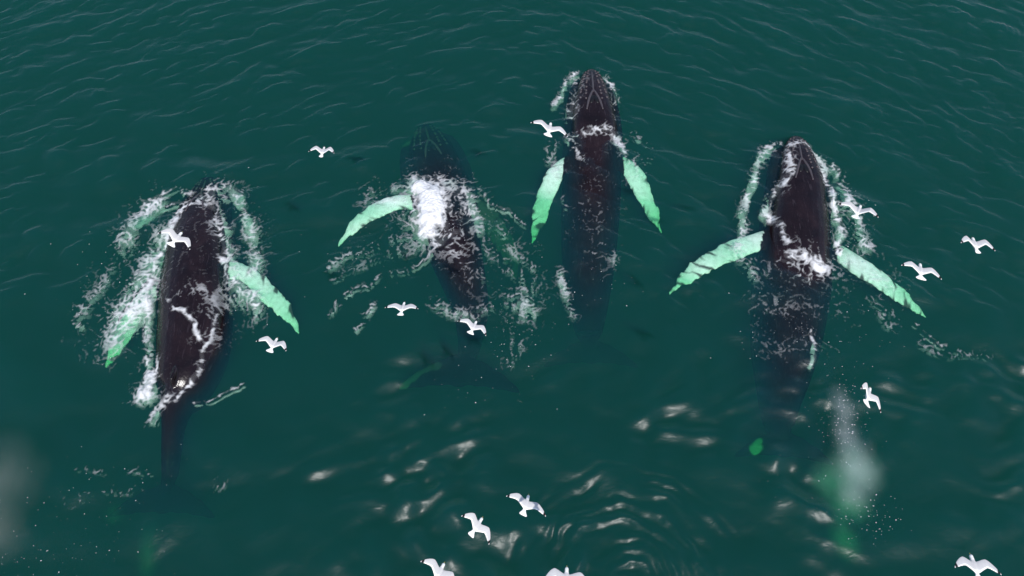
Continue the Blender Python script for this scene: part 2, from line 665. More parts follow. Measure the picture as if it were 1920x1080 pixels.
def build_whale(label, st, flippers, fluke, blow, dorsal, pale_spots=(), seed=0):
    """st: stations from snout to tail (u, v, half width px, height of the back over the sea, depth ratio)"""
    rows = []
    for u, v, hw, zt, fr in st:
        p = at(u, v, zt)
        w = hw * mpp(u, v, zt)
        rows.append([p[0], p[1], zt, w, w * fr])
    Rw = resample(rows, 60)
    top = Rw[:, :3]
    w, h = np.clip(Rw[:, 3], 0.1, None), np.clip(Rw[:, 4], 0.1, None)
    cen = top - np.array([0, 0, 1.0]) * h[:, None]
    arc = np.concatenate([[0], np.cumsum(np.linalg.norm(np.diff(top, axis=0), axis=1))])
    VV, FF = [], []
    nv = 0

    def add(sections):
        nonlocal nv
        V, F = loft(sections)
        VV.append(V)
        FF.extend([tuple(i + nv for i in f) for f in F])
        nv += len(V)

    add(tube_sections(cen, w, h, 0.92))
    # lower jaw and throat, broader than the rostrum and lying lower
    nj = 24
    tj = np.linspace(0, 1, nj)
    sj = np.interp(tj, [0, 1], [arc[0] + 0.1, min(5.2, arc[-1] * 0.38)])
    jw = np.interp(sj, arc, w) * (1.45 - 0.45 * tj) + 0.18
    jw *= np.clip(np.sqrt(tj * 7 + 0.12), 0, 1)
    jh = 0.30 + 0.75 * tj
    jt = np.stack([np.interp(sj, arc, top[:, i]) for i in range(3)], 1)
    jt[:, 2] -= (0.34 + 0.25 * tj) + jh
    add(tube_sections(jt, jw, jh, 0.9))

    def on_top(s, x):
        """point on the back at s metres from the snout, x metres to the right"""
        c = np.array([np.interp(s, arc, cen[:, i]) for i in range(3)])
        a, b = np.interp(s, arc, w), np.interp(s, arc, h)
        i = int(np.clip(np.searchsorted(arc, s), 1, len(arc) - 1))
        t = top[i] - top[i - 1]
        sd = np.array([t[1], -t[0], 0.0])
        sd /= np.linalg.norm(sd) + 1e-9
        sd *= -1 if sd[0] < 0 else 1
        q = np.clip(x / a, -0.95, 0.95)
        return c + sd * x + np.array([0, 0, b * (1 - abs(q) ** 2.17) ** (1 / 2.17)])

    # dorsal fin
    if dorsal:
        c = on_top(dorsal, 0)
        i = int(np.searchsorted(arc, dorsal))
        back = top[min(i + 3, 59)] - top[i]
        back /= np.linalg.norm(back)
        side = np.array([back[1], -back[0], 0])
        fin = []
        for t in np.linspace(0, 1, 8):
            ctr = c + np.array([0, 0, -0.15 + 0.45 * t]) + back * (0.35 * t)
            ln, wd = 0.55 * (1 - t) ** 0.8 + 0.06, 0.13 * (1 - t) + 0.05
            a = np.linspace(0, 2 * np.pi, 10, endpoint=False)
            fin.append(ctr + back * (np.cos(a) * ln)[:, None] + side * (np.sin(a) * wd)[:, None])
        add(fin)
    # pectoral flippers, knobbed along the front edge
    frows = []
    for fl in flippers:
        rows = []
        for i, (u, v, z, hw) in enumerate(fl):
            z += (0.12, 0.22, 0.14, -0.02, -0.20)[i]
            p = at(u, v, z)
            rows.append([p[0], p[1], z, hw * mpp(u, v, z)])
        n = 44
        Q = resample(rows, n)
        path = Q[:, :3]
        t = np.linspace(0, 1, n)
        hw = np.clip(Q[:, 3] * 0.80, 0.06, None)
        fr_ = random.Random(seed * 11 + len(frows))
        r1 = np.array([fr_.uniform(-1, 1) for _ in range(n)])
        r2 = np.array([fr_.uniform(-1, 1) for _ in range(n)])
        kn = 1 + 0.09 * np.abs(np.sin(t * 24 + seed)) * (t > 0.25) + 0.03 * r1
        bk = 1 + 0.07 * np.sin(t * 13 + seed) + 0.05 * r2
        left = path[-1, 0] < path[0, 0]
        tip = np.clip((1.02 - t) / 0.30, 0.10, 1) ** 0.7
        f_, b_ = hw * kn * tip, hw * bk * tip
        half = np.stack([f_, b_] if left else [b_, f_], 1)
        th = 0.22 * (1 - t) + 0.10
        add(blade_sections(path, half, th))
        frows.append((path, hw * 1.3, t))
    # flukes
    u, v, z, span, yaw = fluke
    root = top[-1] - np.array([0, 0, h[-1]])
    back = top[-1] - top[-5]
    back[2] = 0
    back /= np.linalg.norm(back)
    back = np.array([back[0] * math.cos(yaw) - back[1] * math.sin(yaw), back[0] * math.sin(yaw) + back[1] * math.cos(yaw), 0])
    side = np.array([back[1], -back[0], 0])
    fc = at(u, v, z)
    base = resample([root, (root + fc) / 2 + [0, 0, .05], fc + back * 0.1], 10)
    add(tube_sections(base, np.linspace(w[-1], 0.22, 10), np.linspace(h[-1], 0.10, 10), nseg=12))
    for k in (-1, 1):
        n = 22
        t = np.linspace(0, 1, n)
        path = fc + side * (k * t * span)[:, None] + back * (0.10 + 0.75 * t ** 1.6)[:, None] * (span / 2.2)
        path[:, 2] += -0.12 * t ** 2
        hw = (0.62 * (1 - t) ** 0.75 + 0.05) * span / 2.2 * (1 + 0.05 * np.sin(t * 21))
        add(blade_sections(path, np.stack([hw, hw], 1), 0.30 * (1 - t) + 0.09))
    me = remesh(np.concatenate(VV), FF, 0.05, 3)
    co = np.empty(len(me.vertices) * 3, dtype=np.float32)
    me.vertices.foreach_get('co', co)
    co = co.reshape(-1, 3).astype(float)
    pale = np.zeros(len(co))
    for path, hw, t in frows:
        lo, hi = path.min(0) - 1, path.max(0) + 1
        m = np.where(((co > lo) & (co < hi)).all(1))[0]
        d = np.linalg.norm(co[m][:, None, :] - path[None, ::2, :], axis=2) / hw[None, ::2]
        j = d.argmin(1)
        tt = t[::2][j]
        edge = 0.05 + 0.06 * noise(co[m, 0] * 2.2, co[m, 1] * 2.2, seed)
        val = (d.min(1) < 1.5) * sm(edge - 0.03, edge + 0.05, tt)
        i = np.linalg.norm(co[m][:, None, :2] - cen[None, ::2, :2], axis=2)
        val *= i.min(1) > np.clip(w[::2][i.argmin(1)] + 0.04, 0.1, None)
        # dark streaks in from the edges: the ripples' refraction put into the colour
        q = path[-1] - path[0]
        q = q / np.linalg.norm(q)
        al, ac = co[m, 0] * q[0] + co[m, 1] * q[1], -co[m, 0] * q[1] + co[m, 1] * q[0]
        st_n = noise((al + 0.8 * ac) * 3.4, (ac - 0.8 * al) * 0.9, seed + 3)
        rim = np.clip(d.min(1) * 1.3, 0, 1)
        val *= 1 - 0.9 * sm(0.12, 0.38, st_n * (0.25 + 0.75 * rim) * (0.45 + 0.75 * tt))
        dis = 0.075 * (0.3 + 0.9 * tt)  # wavering outline: refraction by the ripples put into the shape
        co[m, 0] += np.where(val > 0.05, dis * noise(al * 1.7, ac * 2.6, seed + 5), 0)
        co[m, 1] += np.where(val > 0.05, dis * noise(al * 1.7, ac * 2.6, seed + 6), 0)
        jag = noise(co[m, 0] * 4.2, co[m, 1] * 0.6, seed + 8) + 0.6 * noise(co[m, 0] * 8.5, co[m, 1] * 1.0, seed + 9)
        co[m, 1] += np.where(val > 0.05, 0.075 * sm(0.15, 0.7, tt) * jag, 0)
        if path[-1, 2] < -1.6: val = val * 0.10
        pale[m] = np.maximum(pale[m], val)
    for (pu, pv, pz, pr, ps) in pale_spots:
        c = at(pu, pv, pz)
        d = np.linalg.norm(co[:, :2] - c[:2], axis=1)
        q = ps * sm(pr, pr * 0.6, d + 0.35 * pr * noise(co[:, 0] * 3, co[:, 1] * 3, seed))
        pale = np.maximum(pale, q)
    me.vertices.foreach_set('co', co.astype(np.float32).ravel())
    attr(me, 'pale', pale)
    me.polygons.foreach_set('use_smooth', np.ones(len(me.polygons), dtype=bool))
    me.materials.clear()
    me.materials.append(M_SKIN)
    base_p = np.array([cen[30, 0], cen[30, 1], cen[30, 2]])
    root_o = empty('humpback_whale', base_p)
    tag(root_o, label, 'whale', 'humpback whales swimming side by side')
    me.transform(Matrix.Translation(-Vector(base_p)))
    me.name = 'body'
    obj('body', me, root_o)
    # raised ridges on the rostrum and the splash guard round the nostrils
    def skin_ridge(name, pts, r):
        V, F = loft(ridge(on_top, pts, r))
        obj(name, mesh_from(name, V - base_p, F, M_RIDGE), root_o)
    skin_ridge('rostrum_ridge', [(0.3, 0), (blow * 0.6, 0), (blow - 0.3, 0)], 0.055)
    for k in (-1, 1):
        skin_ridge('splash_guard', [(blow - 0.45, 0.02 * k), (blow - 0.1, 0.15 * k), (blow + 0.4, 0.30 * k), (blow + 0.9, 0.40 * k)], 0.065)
    # bumps in rows along the rostrum
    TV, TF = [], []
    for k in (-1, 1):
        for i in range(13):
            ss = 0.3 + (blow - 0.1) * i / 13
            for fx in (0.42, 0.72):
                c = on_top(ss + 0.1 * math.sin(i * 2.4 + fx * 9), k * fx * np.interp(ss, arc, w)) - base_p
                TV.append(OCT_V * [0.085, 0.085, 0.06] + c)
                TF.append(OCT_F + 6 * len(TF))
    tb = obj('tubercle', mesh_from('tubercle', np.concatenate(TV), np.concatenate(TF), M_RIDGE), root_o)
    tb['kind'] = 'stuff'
    # nostrils: two slits opening backwards inside the splash guard
    for k in (-1, 1):
        P = np.array([on_top(blow + a, k * (0.06 + 0.20 * (a + 0.05))) for a in np.linspace(-0.05, 0.5, 9)]) - base_p
        P[:, 2] -= 0.012
        rr = 0.14 * np.sin(np.linspace(0.25, np.pi - 0.25, 9))
        V, F = loft(tube_sections(P, rr, rr * 0.45, nseg=8))
        obj('blowhole', mesh_from('blowhole', V, F, M_HOLE), root_o)
    bm = bmesh.new()
    bm.from_mesh(me)
    bmesh.ops.translate(bm, verts=bm.verts, vec=Vector(base_p))
    bvh = BVHTree.FromBMesh(bm)
    bm.free()
    return bvh


BVH = []
BVH.append(build_whale(
    'leftmost humpback, long dark back out of the water from blowholes to tail stock',
    [(386, 331, 12, -0.55, .6), (384, 345, 26, -0.40, .5), (374, 368, 33, -0.12, .5), (364, 392, 42, 0.14, .6), (358, 430, 54, .38, .75),
     (353, 480, 64, .55, .85), (349, 530, 69, .62, .9), (347, 580, 69, .64, .9), (342, 630, 68, .58, .95), (332, 680, 58, .45, 1.05),
     (325, 715, 45, .28, 1.2), (319, 745, 29, .06, 1.4), (315, 785, 20, -.18, 1.6), (313, 830, 17, -.42, 1.6), (312, 880, 14, -.95, 1.5)],
    [[(400, 505, -.55, 26), (455, 512, -.45, 24), (500, 548, -.42, 24), (535, 585, -.45, 20), (562, 625, -.55, 12)],
     [(300, 530, -.6, 24), (258, 580, -.62, 24), (232, 625, -.75, 23), (212, 665, -.9, 18), (200, 690, -1.05, 10)]],
    (310, 930, -1.9, 2.1, 0), 1.75, 11.2, seed=1))
BVH.append(build_whale(
    'wholly submerged humpback under a bright white splash, second whale from the left',
    [(796, 232, 14, -1.1, .6), (800, 246, 30, -.95, .5), (808, 275, 45, -.58, .55), (820, 315, 55, -.34, .7), (830, 355, 60, -.18, .85),
     (838, 395, 58, -.12, .9), (846, 430, 54, .06, .9), (856, 465, 49, .06, .95), (868, 505, 43, -.1, 1.05), (878, 545, 37, -.24, 1.15),
     (882, 585, 30, -.5, 1.3), (880, 625, 23, -1.2, 1.4), (874, 660, 17, -1.35, 1.4)],
    [[(800, 385, -.6, 24), (748, 380, -.5, 22), (700, 398, -.4, 21), (662, 428, -.38, 17), (634, 462, -.42, 10)],
     [(880, 380, -1.0, 26), (915, 410, -1.3, 28), (942, 450, -1.5, 26), (960, 490, -1.7, 22), (968, 525, -1.8, 13)]],
    (862, 690, -1.45, 2.6, 0.12), 1.9, 0, pale_spots=[*[(754 + 6 * i, 723 - 5.6 * i + 0.22 * i * i, -1.45, .24, .13 - .006 * i) for i in range(12)], (752, 262, -1.7, 0.9, .2)], seed=2))
BVH.append(build_whale(
    'humpback with only its pointed head above water, third whale from the left',
    [(1109, 129, 9, .10, .7), (1110, 138, 19, .24, .5), (1112, 162, 30, .40, .5), (1115, 195, 39, .48, .55), (1117, 230, 46, .42, .7),
     (1116, 265, 52, .20, .85), (1114, 305, 56, .03, .9), (1112, 350, 57, -.05, .9), (1110, 400, 55, -.14, .95), (1108, 450, 52, -.22, 1.0),
     (1107, 505, 46, -.36, 1.1), (1107, 560, 36, -.68, 1.25), (1107, 610, 25, -1.2, 1.4)],
    [[(1075, 300, -.6, 20), (1042, 325, -.55, 21), (1025, 365, -.6, 21), (1010, 410, -.75, 19), (998, 458, -1.0, 11)],
     [(1150, 300, -.6, 22), (1185, 322, -.55, 24), (1205, 362, -.6, 21), (1224, 402, -.7, 17), (1240, 435, -.9, 10)]],
    (1107, 655, -2.5, 2.1, 0), 2.3, 0, seed=3))
BVH.append(build_whale(
    'rightmost humpback with open blowholes and broad spread pale flippers',
    [(1496, 255, 11, .08, .7), (1497, 265, 22, .22, .5), (1502, 290, 34, .38, .5), (1508, 325, 44, .48, .55), (1509, 365, 53, .52, .7),
     (1508, 410, 62, .52, .8), (1506, 450, 70, .42, .9), (1503, 490, 74, .20, .9), (1499, 530, 73, -.08, .9), (1494, 580, 69, -.18, .95),
     (1489, 630, 63, -.22, 1.05), (1483, 680, 52, -.32, 1.15), (1476, 730, 40, -.58, 1.3), (1470, 780, 28, -.98, 1.4)],
    [[(1450, 445, -.55, 26), (1395, 462, -.5, 26), (1340, 486, -.48, 25), (1292, 516, -.5, 20), (1256, 550, -.6, 10)],
     [(1565, 470, -.6, 26), (1612, 500, -.5, 27), (1660, 534, -.45, 24), (1702, 566, -.45, 18), (1738, 597, -.5, 9)]],
    (1468, 828, -1.75, 2.0, 0.1), 2.15, 0, pale_spots=[(1414, 846, -1.9, 0.26, .6), (1418, 840, -1.9, 0.26, .6), (1421, 831, -1.85, 0.20, .6)], seed=4))


def whale_top(x, y):
    z = -9.0
    for b in BVH:
        hit = b.ray_cast(Vector((x, y, 4.0)), Vector((0, 0, -1)))
        if hit[0] is not None: z = max(z, hit[0].z)
    return z


# ------------------------------------------------------------------ foam
FOAM = {
    'white foam streaming along both flanks of the leftmost whale': [
        (16, .75, [(290, 375), (262, 405), (243, 440), (232, 465)]), (12, .5, [(232, 465), (205, 510), (180, 545), (155, 580), (142, 605)]),
        (22, .7, [(300, 440), (285, 480), (262, 520), (240, 560), (225, 600), (212, 640)]), (24, .8, [(285, 510), (262, 560), (240, 610)]),
        (7, .9, [(375, 378), (345, 392), (322, 420), (305, 455), (292, 500), (282, 550), (277, 620), (275, 680)]),
        (5, .65, [(360, 362), (330, 352), (300, 362), (268, 378)]), (5, .6, [(350, 380), (318, 384), (290, 390)]),
        (14, .68, [(390, 355), (415, 350), (440, 370), (462, 400), (472, 440), (478, 490), (470, 510)]),
        (16, .72, [(385, 375), (405, 400), (415, 430), (425, 480), (440, 520), (455, 545), (480, 575)]),
        (10, .65, [(385, 360), (400, 368), (420, 372)]), (6, .9, [(400, 390), (412, 430), (420, 480), (424, 530)]),
        (18, .5, [(425, 550), (450, 560), (475, 580)]), (16, .42, [(420, 580), (415, 620), (400, 640)]),
        (14, .5, [(345, 560), (375, 555), (400, 570), (410, 600)]), (4, .8, [(320, 575), (330, 590), (355, 600), (372, 615), (378, 645)]),
        (4, .8, [(412, 590), (398, 640), (380, 680), (362, 715), (335, 750)]),
        (14, 1.0, [(283, 705), (275, 725), (272, 742)]), (8, .85, [(320, 745), (305, 765), (290, 775), (280, 790)]),
        (4, .8, [(290, 705), (300, 690), (296, 670)]), (3, .6, [(365, 755), (400, 742), (460, 718)]),
        (30, .22, [(230, 480), (200, 560), (170, 600)]),
    ],
    'bright white splash and lacy foam over the submerged second whale': [
        (18, 1.55, [(783, 350), (803, 362)]), (26, 1.75, [(806, 368), (816, 390), (810, 410)]), (20, 1.5, [(808, 415), (800, 432)]),
        (20, .62, [(770, 340), (830, 340), (865, 360), (885, 400), (890, 430)]), (20, .52, [(820, 430), (850, 440), (885, 425)]),
        (10, .7, [(800, 440), (820, 455), (850, 440)]), (8, .55, [(700, 350), (740, 345), (770, 345)]), (14, .42, [(700, 355), (695, 380)]),
        (10, .42, [(790, 435), (740, 450), (680, 470), (640, 485), (615, 500)]), (5, .55, [(830, 455), (790, 490), (730, 515), (660, 550), (618, 585)]),
        (10, .38, [(780, 465), (700, 490), (630, 520)]), (18, .45, [(845, 455), (860, 480), (880, 500), (900, 520)]),
        (20, .4, [(900, 460), (940, 490), (975, 520), (995, 560), (985, 590)]), (20, .5, [(960, 560), (985, 575)]), (8, .42, [(930, 430), (960, 460), (1000, 500)]),
        (12, .38, [(815, 570), (840, 585), (880, 590), (930, 575)]), (8, .5, [(700, 575), (685, 590), (665, 610)]),
        (14, .3, [(960, 630), (975, 650), (960, 680)]), (3, .5, [(895, 355), (925, 380), (960, 400), (985, 420)]),
        (30, .22, [(900, 400), (930, 440), (960, 480)]),
    ],
    'foam collar behind the head of the third whale and wisps at its flippers': [
        (6, .7, [(1085, 138), (1060, 155), (1048, 180), (1040, 200)]), (12, .68, [(1086, 155), (1076, 185), (1070, 215)]),
        (8, .6, [(1132, 145), (1150, 165), (1157, 195), (1160, 225)]),
        (9, .85, [(1068, 262), (1095, 256), (1120, 252), (1145, 250), (1160, 262), (1170, 285)]), (8, .7, [(1075, 265), (1080, 285), (1085, 295)]),
        (10, .38, [(1040, 270), (1030, 300), (1045, 320)]), (16, .4, [(1170, 300), (1185, 300), (1195, 320)]), (6, .42, [(1190, 250), (1215, 275), (1217, 310)]),
        (9, .62, [(1050, 510), (1060, 540), (1072, 570), (1076, 590)]), (8, .45, [(1125, 450), (1140, 470), (1150, 485)]),
        (6, .5, [(1095, 475), (1110, 480)]), (5, .42, [(1055, 370), (1060, 400)]), (34, .17, [(1110, 310), (1110, 400), (1110, 480)]),
    ],
    'white foam outlining the jaws and flanks of the rightmost whale': [
        (9, .88, [(1445, 275), (1425, 310), (1410, 350), (1395, 390), (1390, 430), (1385, 460)]), (5, .65, [(1480, 270), (1450, 268), (1440, 280)]),
        (8, .9, [(1478, 290), (1474, 330), (1455, 360), (1438, 395), (1445, 410)]), (7, .9, [(1480, 280), (1505, 272), (1525, 285), (1530, 300)]),
        (7, 1.0, [(1530, 290), (1542, 320), (1555, 360), (1568, 400), (1576, 440), (1572, 480)]),
        (11, .75, [(1565, 310), (1585, 345), (1597, 380), (1610, 420), (1622, 460)]), (10, .42, [(1545, 300), (1560, 320)]),
        (18, .45, [(1585, 390), (1600, 440), (1610, 470)]), (6, .8, [(1455, 420), (1460, 445), (1472, 460)]),
        (14, .95, [(1485, 480), (1505, 485), (1525, 495), (1545, 505)]), (10, .6, [(1470, 490), (1500, 510)]), (4, .65, [(1515, 500), (1525, 530)]),
        (16, .45, [(1385, 470), (1395, 490), (1410, 510)]), (18, .35, [(1590, 500), (1640, 520), (1680, 545)]), (12, .4, [(1640, 560), (1660, 580), (1665, 610)]),
        (30, .2, [(1440, 500), (1480, 520), (1540, 530)]), (30, .2, [(1430, 570), (1480, 590), (1560, 580)]), (20, .22, [(1440, 640), (1500, 655), (1540, 640)]),
        (5, .75, [(1524, 620), (1526, 650), (1522, 685)]),
    ],
    'thin foam line curling on the calm water right of the rightmost whale': [
        (7, .42, [(1730, 640), (1760, 660), (1800, 668), (1850, 665)]), (3, .5, [(1720, 610), (1760, 640), (1810, 660)]),
    ],
    'scattered foam flecks on the water at the lower left': [
        (8, .26, [(130, 940), (190, 925), (260, 915)]), (4, .34, [(245, 885), (285, 876)]), (7, .36, [(395, 905), (415, 908)]), (5, .26, [(140, 880), (200, 883)]),
    ],
}


def build_foam(label, strokes, step=0.032):
    segs = []
    for wpx, s, pts in strokes:
        P = np.array([at(u, v)[:2] for u, v in pts])
        wd = wpx * mpp(*pts[len(pts) // 2]) * 1.35
        segs.append((wd, s, P))
        if wpx > 12: segs.append((wd * 1.7, s * 0.42, P))
    allp = np.concatenate([p for _, _, p in segs])
    lo, hi = allp.min(0) - 2, allp.max(0) + 2
    X, Y = np.arange(lo[0], hi[0], step), np.arange(lo[1], hi[1], step)
    gx, gy = np.meshgrid(X, Y)
    F = np.zeros_like(gx)
    wx = gx + 0.36 * fbm(gx * 0.8, gy * 0.8, 3, 51)
    wy = gy + 0.36 * fbm(gx * 0.8, gy * 0.8, 3, 52)
    for wd, s, P in segs:
        for a, b in zip(P[:-1], P[1:]):
            l2, h2 = np.minimum(a, b) - wd * 2.2 - .4, np.maximum(a, b) + wd * 2.2 + .4
            i0, i1 = np.searchsorted(X, [l2[0], h2[0]])
            j0, j1 = np.searchsorted(Y, [l2[1], h2[1]])
            px, py = wx[j0:j1, i0:i1], wy[j0:j1, i0:i1]
            d = b - a
            t = np.clip(((px - a[0]) * d[0] + (py - a[1]) * d[1]) / (d @ d), 0, 1)
            dist = np.hypot(px - a[0] - t * d[0], py - a[1] - t * d[1])
            F[j0:j1, i0:i1] = np.maximum(F[j0:j1, i0:i1], s * np.exp(-(dist / wd) ** 2 * 1.1))
    F *= np.where(F > 1.2, 1.0, np.clip(0.95 + 0.75 * fbm(gx * 0.55, gy * 0.55, 3, 57), 0.3, 1.25))
    # lace: threads of two noise scales
    q1 = 0.5 * fbm(gx * 1.1, gy * 1.1, 3, 61)
    q2 = 0.5 * fbm(gx * 1.1, gy * 1.1, 3, 62)
    r1 = 1 - np.abs(noise(gx * 2.2 + q1, gy * 2.2 + q2, 63)) * 1.7
    r2 = 1 - np.abs(noise(gx * 4.6 + 2 * q2, gy * 4.6 + 2 * q1, 64)) * 1.7
    n3 = fbm(gx * 9.0, gy * 9.0, 2, 65)
    n4 = fbm(gx * 0.8, gy * 0.8, 2, 66)
    L = 0.55 * r1 + 0.50 * r2 + 0.13 * n3 + 0.50 * n4
    smp = np.sort(L[::7, ::7].ravel())
    rank = np.searchsorted(smp, L) / len(smp)
    val = np.clip(F, 0, 1.8) ** 1.25 - (1 - rank)
    thick = (0.35 * sm(-0.10, 0.12, val) + 0.65 * sm(0.0, 0.65, val)) * np.clip(0.25 + F * 0.62, 0, 1.15)
    milk = 0.10 * sm(0.15, 0.95, F) * np.clip(0.6 + 0.8 * fbm(gx * 1.5, gy * 1.5, 3, 58), 0, 1)
    thick = np.maximum(thick, milk)
    on = thick > 0.03
    cell = on[:-1, :-1] | on[1:, :-1] | on[:-1, 1:] | on[1:, 1:]
    cell &= (F[:-1, :-1] > 0.04)
    idx = -np.ones(gx.shape, dtype=int)
    use = np.zeros(gx.shape, dtype=bool)
    use[:-1, :-1] |= cell; use[1:, :-1] |= cell; use[:-1, 1:] |= cell; use[1:, 1:] |= cell
    idx[use] = np.arange(use.sum())
    x, y = gx[use], gy[use]
    z = sea_height(x, y)
    wz = np.array([whale_top(a, b) for a, b in zip(x, y)])
    z = np.maximum(z, wz)
    th, f = thick[use], F[use]
    z = z + 0.02 + 0.03 * np.clip(th, 0, 1) * (0.5 + 0.5 * np.clip(n3[use] * 2 + .5, 0, 1.5)) + np.clip(f - .95, 0, .7) * (0.35 + 0.05 * (n3[use] + .3))
    V = np.stack([x, y, z], 1)
    fj, fi = np.where(cell)
    Fc = np.stack([idx[fj, fi], idx[fj, fi + 1], idx[fj + 1, fi + 1], idx[fj + 1, fi]], 1)
    ta = np.where(f > 0.04, th, 0)
    # bubbles driven a little under the surface: the same patches, softer, 0.3 m down
    deep = wz < -0.45
    soft = np.clip(0.62 * sm(0.10, 0.85, f) * (0.45 + 0.9 * np.clip(fbm(x * 1.2, y * 1.2, 3, 59) + .35, 0, 1)), 0, .7) * deep
    V2 = np.stack([x, y, np.where(deep, sea_height(x, y) - 0.30, z - 0.015)], 1)
    good = (deep[Fc].all(1)) & (soft[Fc].max(1) > 0.03)
    V = np.concatenate([V, V2])
    Fc = np.concatenate([Fc, Fc[good] + len(x)])
    me = mesh_from('foam', V, Fc, M_FOAM)
    attr(me, 'thick', np.concatenate([ta, soft]))
    o = obj('foam', me)
    tag(o, label, 'foam', 'foam on the water around the whales', 'stuff')
    return len(Fc)


nf = 0
for lb, st in FOAM.items():
    nf += build_foam(lb, st)
print('foam faces', nf)


# ------------------------------------------------------------------ droplets and flecks
def droplets(name, label, cat, pts, mat):
    n = len(pts)
    V = np.zeros((n, 6, 3))
    for i, (p, r) in enumerate(pts):
        a = random.uniform(0, 6.28)
        sx, sy = r * random.uniform(.7, 1.9), r * random.uniform(.5, 1.0)
        q = OCT_V * [sx, sy, r * 0.6]
        V[i] = np.stack([q[:, 0] * math.cos(a) - q[:, 1] * math.sin(a), q[:, 0] * math.sin(a) + q[:, 1] * math.cos(a), q[:, 2]], 1) + p
    F = (OCT_F[None] + (np.arange(n) * 6)[:, None, None]).reshape(-1, 3)
    o = obj(name, mesh_from(name, V.reshape(-1, 3), F, mat))
    tag(o, label, cat, None, 'stuff')


def scatter(spots, zfun):
    out = []
    for u, v, su, sv, n, r in spots:
        for _ in range(n * 7 // 10):
            uu, vv = random.gauss(u, su), random.gauss(v, sv)
            z = zfun()
            p = at(uu, vv, z)
            out.append((p, r * random.choice((.22, .3, .38, .5, .75))))
    return out


fleck = scatter([(100, 1000, 110, 60, 110, .030), (220, 900, 70, 40, 45, .028), (60, 1050, 90, 25, 60, .03), (960, 640, 40, 50, 90, .03), (920, 720, 70, 40, 40, .03),
                 (1110, 520, 60, 60, 60, .03), (1490, 600, 60, 50, 110, .032), (1620, 620, 40, 50, 50, .032), (200, 540, 50, 60, 90, .035),
                 (700, 480, 60, 40, 60, .03), (470, 480, 30, 70, 70, .03), (1600, 420, 25, 60, 60, .035)], lambda: 0.03)
droplets('foam_fleck', 'tiny white foam flecks scattered over the sea', 'foam flecks', fleck, M_DROP)
spray = scatter([(1580, 760, 26, 30, 170, .028), (1585, 800, 22, 30, 170, .028), (1590, 840, 30, 40, 110, .026), (1630, 970, 28, 25, 130, .032), (1575, 900, 50, 50, 70, .026)], lambda: random.uniform(.1, 2.0))
droplets('spray_droplet', 'falling spray droplets from the blow at the lower right', 'spray', spray, M_DROP)
spray2 = scatter([(820, 400, 26, 36, 160, .03), (870, 400, 22, 30, 70, .028)], lambda: random.uniform(.1, .8))
droplets('splash_droplet', 'droplets thrown up round the bright splash on the second whale', 'spray', spray2, M_DROP)


# ------------------------------------------------------------------ blow mist and bubble cloud
def puffs(name, label, cat, mat, items):
    """items: u, v, z, radius across px, radius along px, height m"""
    root = empty(name, at(*items[0][:3]))
    tag(root, label, cat, None, 'stuff')
    bm = bmesh.new()
    bmesh.ops.create_icosphere(bm, subdivisions=3, radius=1.0)
    me = bpy.data.meshes.new('puff')
    bm.to_mesh(me)
    bm.free()
    me.materials.append(mat)
    base = np.array(root.location)
    for u, v, z, ru, rv, hz in items:
        o = obj('puff', me, root)
        k = mpp(u, v, z)
        o.location = at(u, v, z) - base
        o.scale = (ru * k, rv * k / _sd, hz)
        o.rotation_euler = (0, 0, random.uniform(-.3, .3))


puffs('bubble_cloud', 'pale green cloud of bubbles rising under the water at the lower right', 'bubble cloud', cloud_material('bubbles', (.95, .97, .98), 1.4, 2.2),
      [(1603, 880, -.55, 66, 66, .6), (1556, 900, -.75, 56, 46, .6), (1592, 945, -.85, 60, 48, .6), (1583, 1012, -1.3, 38, 52, .6)])
puffs('blow_mist', 'white misty spout trailing above the water at the lower right', 'mist', cloud_material('mist', (1, 1, 1), 0.42, 2.6),
      [(1608, 880, 1.0, 62, 72, .8), (1586, 815, 1.4, 36, 66, .7), (1580, 760, 1.7, 32, 50, .6), (1600, 930, .9, 46, 40, .5)])
puffs('blow_mist', 'grey misty spout drifting in at the lower left edge', 'mist', cloud_material('thin_mist', (1, .92, .82), 0.16, 2.2),  # warm tint: the rainbow's light put into the mist colour
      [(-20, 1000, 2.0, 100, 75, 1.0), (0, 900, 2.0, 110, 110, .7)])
puffs('bubble_cloud', 'faint green bubble trail deep under the lower left water', 'bubble cloud', cloud_material('faint_bubbles', (.95, .97, .95), 0.45, 1.4),
      [(278, 1040, -1.6, 30, 70, .8), (215, 965, -1.8, 28, 26, .6)])


# ------------------------------------------------------------------ gulls
def wing_rows(k):
    """(x, y leading, chord, thickness, z) stations from shoulder to tip"""
    rows = [(0.00 * k, .075, .150, .040), (0.05 * k, .080, .150, .036), (0.10 * k, .095, .140, .030), (0.16 * k, .118, .132, .026), (0.22 * k, .132, .126, .024),
            (0.28 * k, .120, .112, .020), (0.34 * k, .092, .094, .019), (0.40 * k, .056, .074, .018), (0.45 * k, .018, .052, .017), (0.49 * k, -.020, .026, .016), (0.505 * k, -.040, .016, .014)]
    return [(x, y + .012, c * 1.42, t) for x, y, c, t in rows]


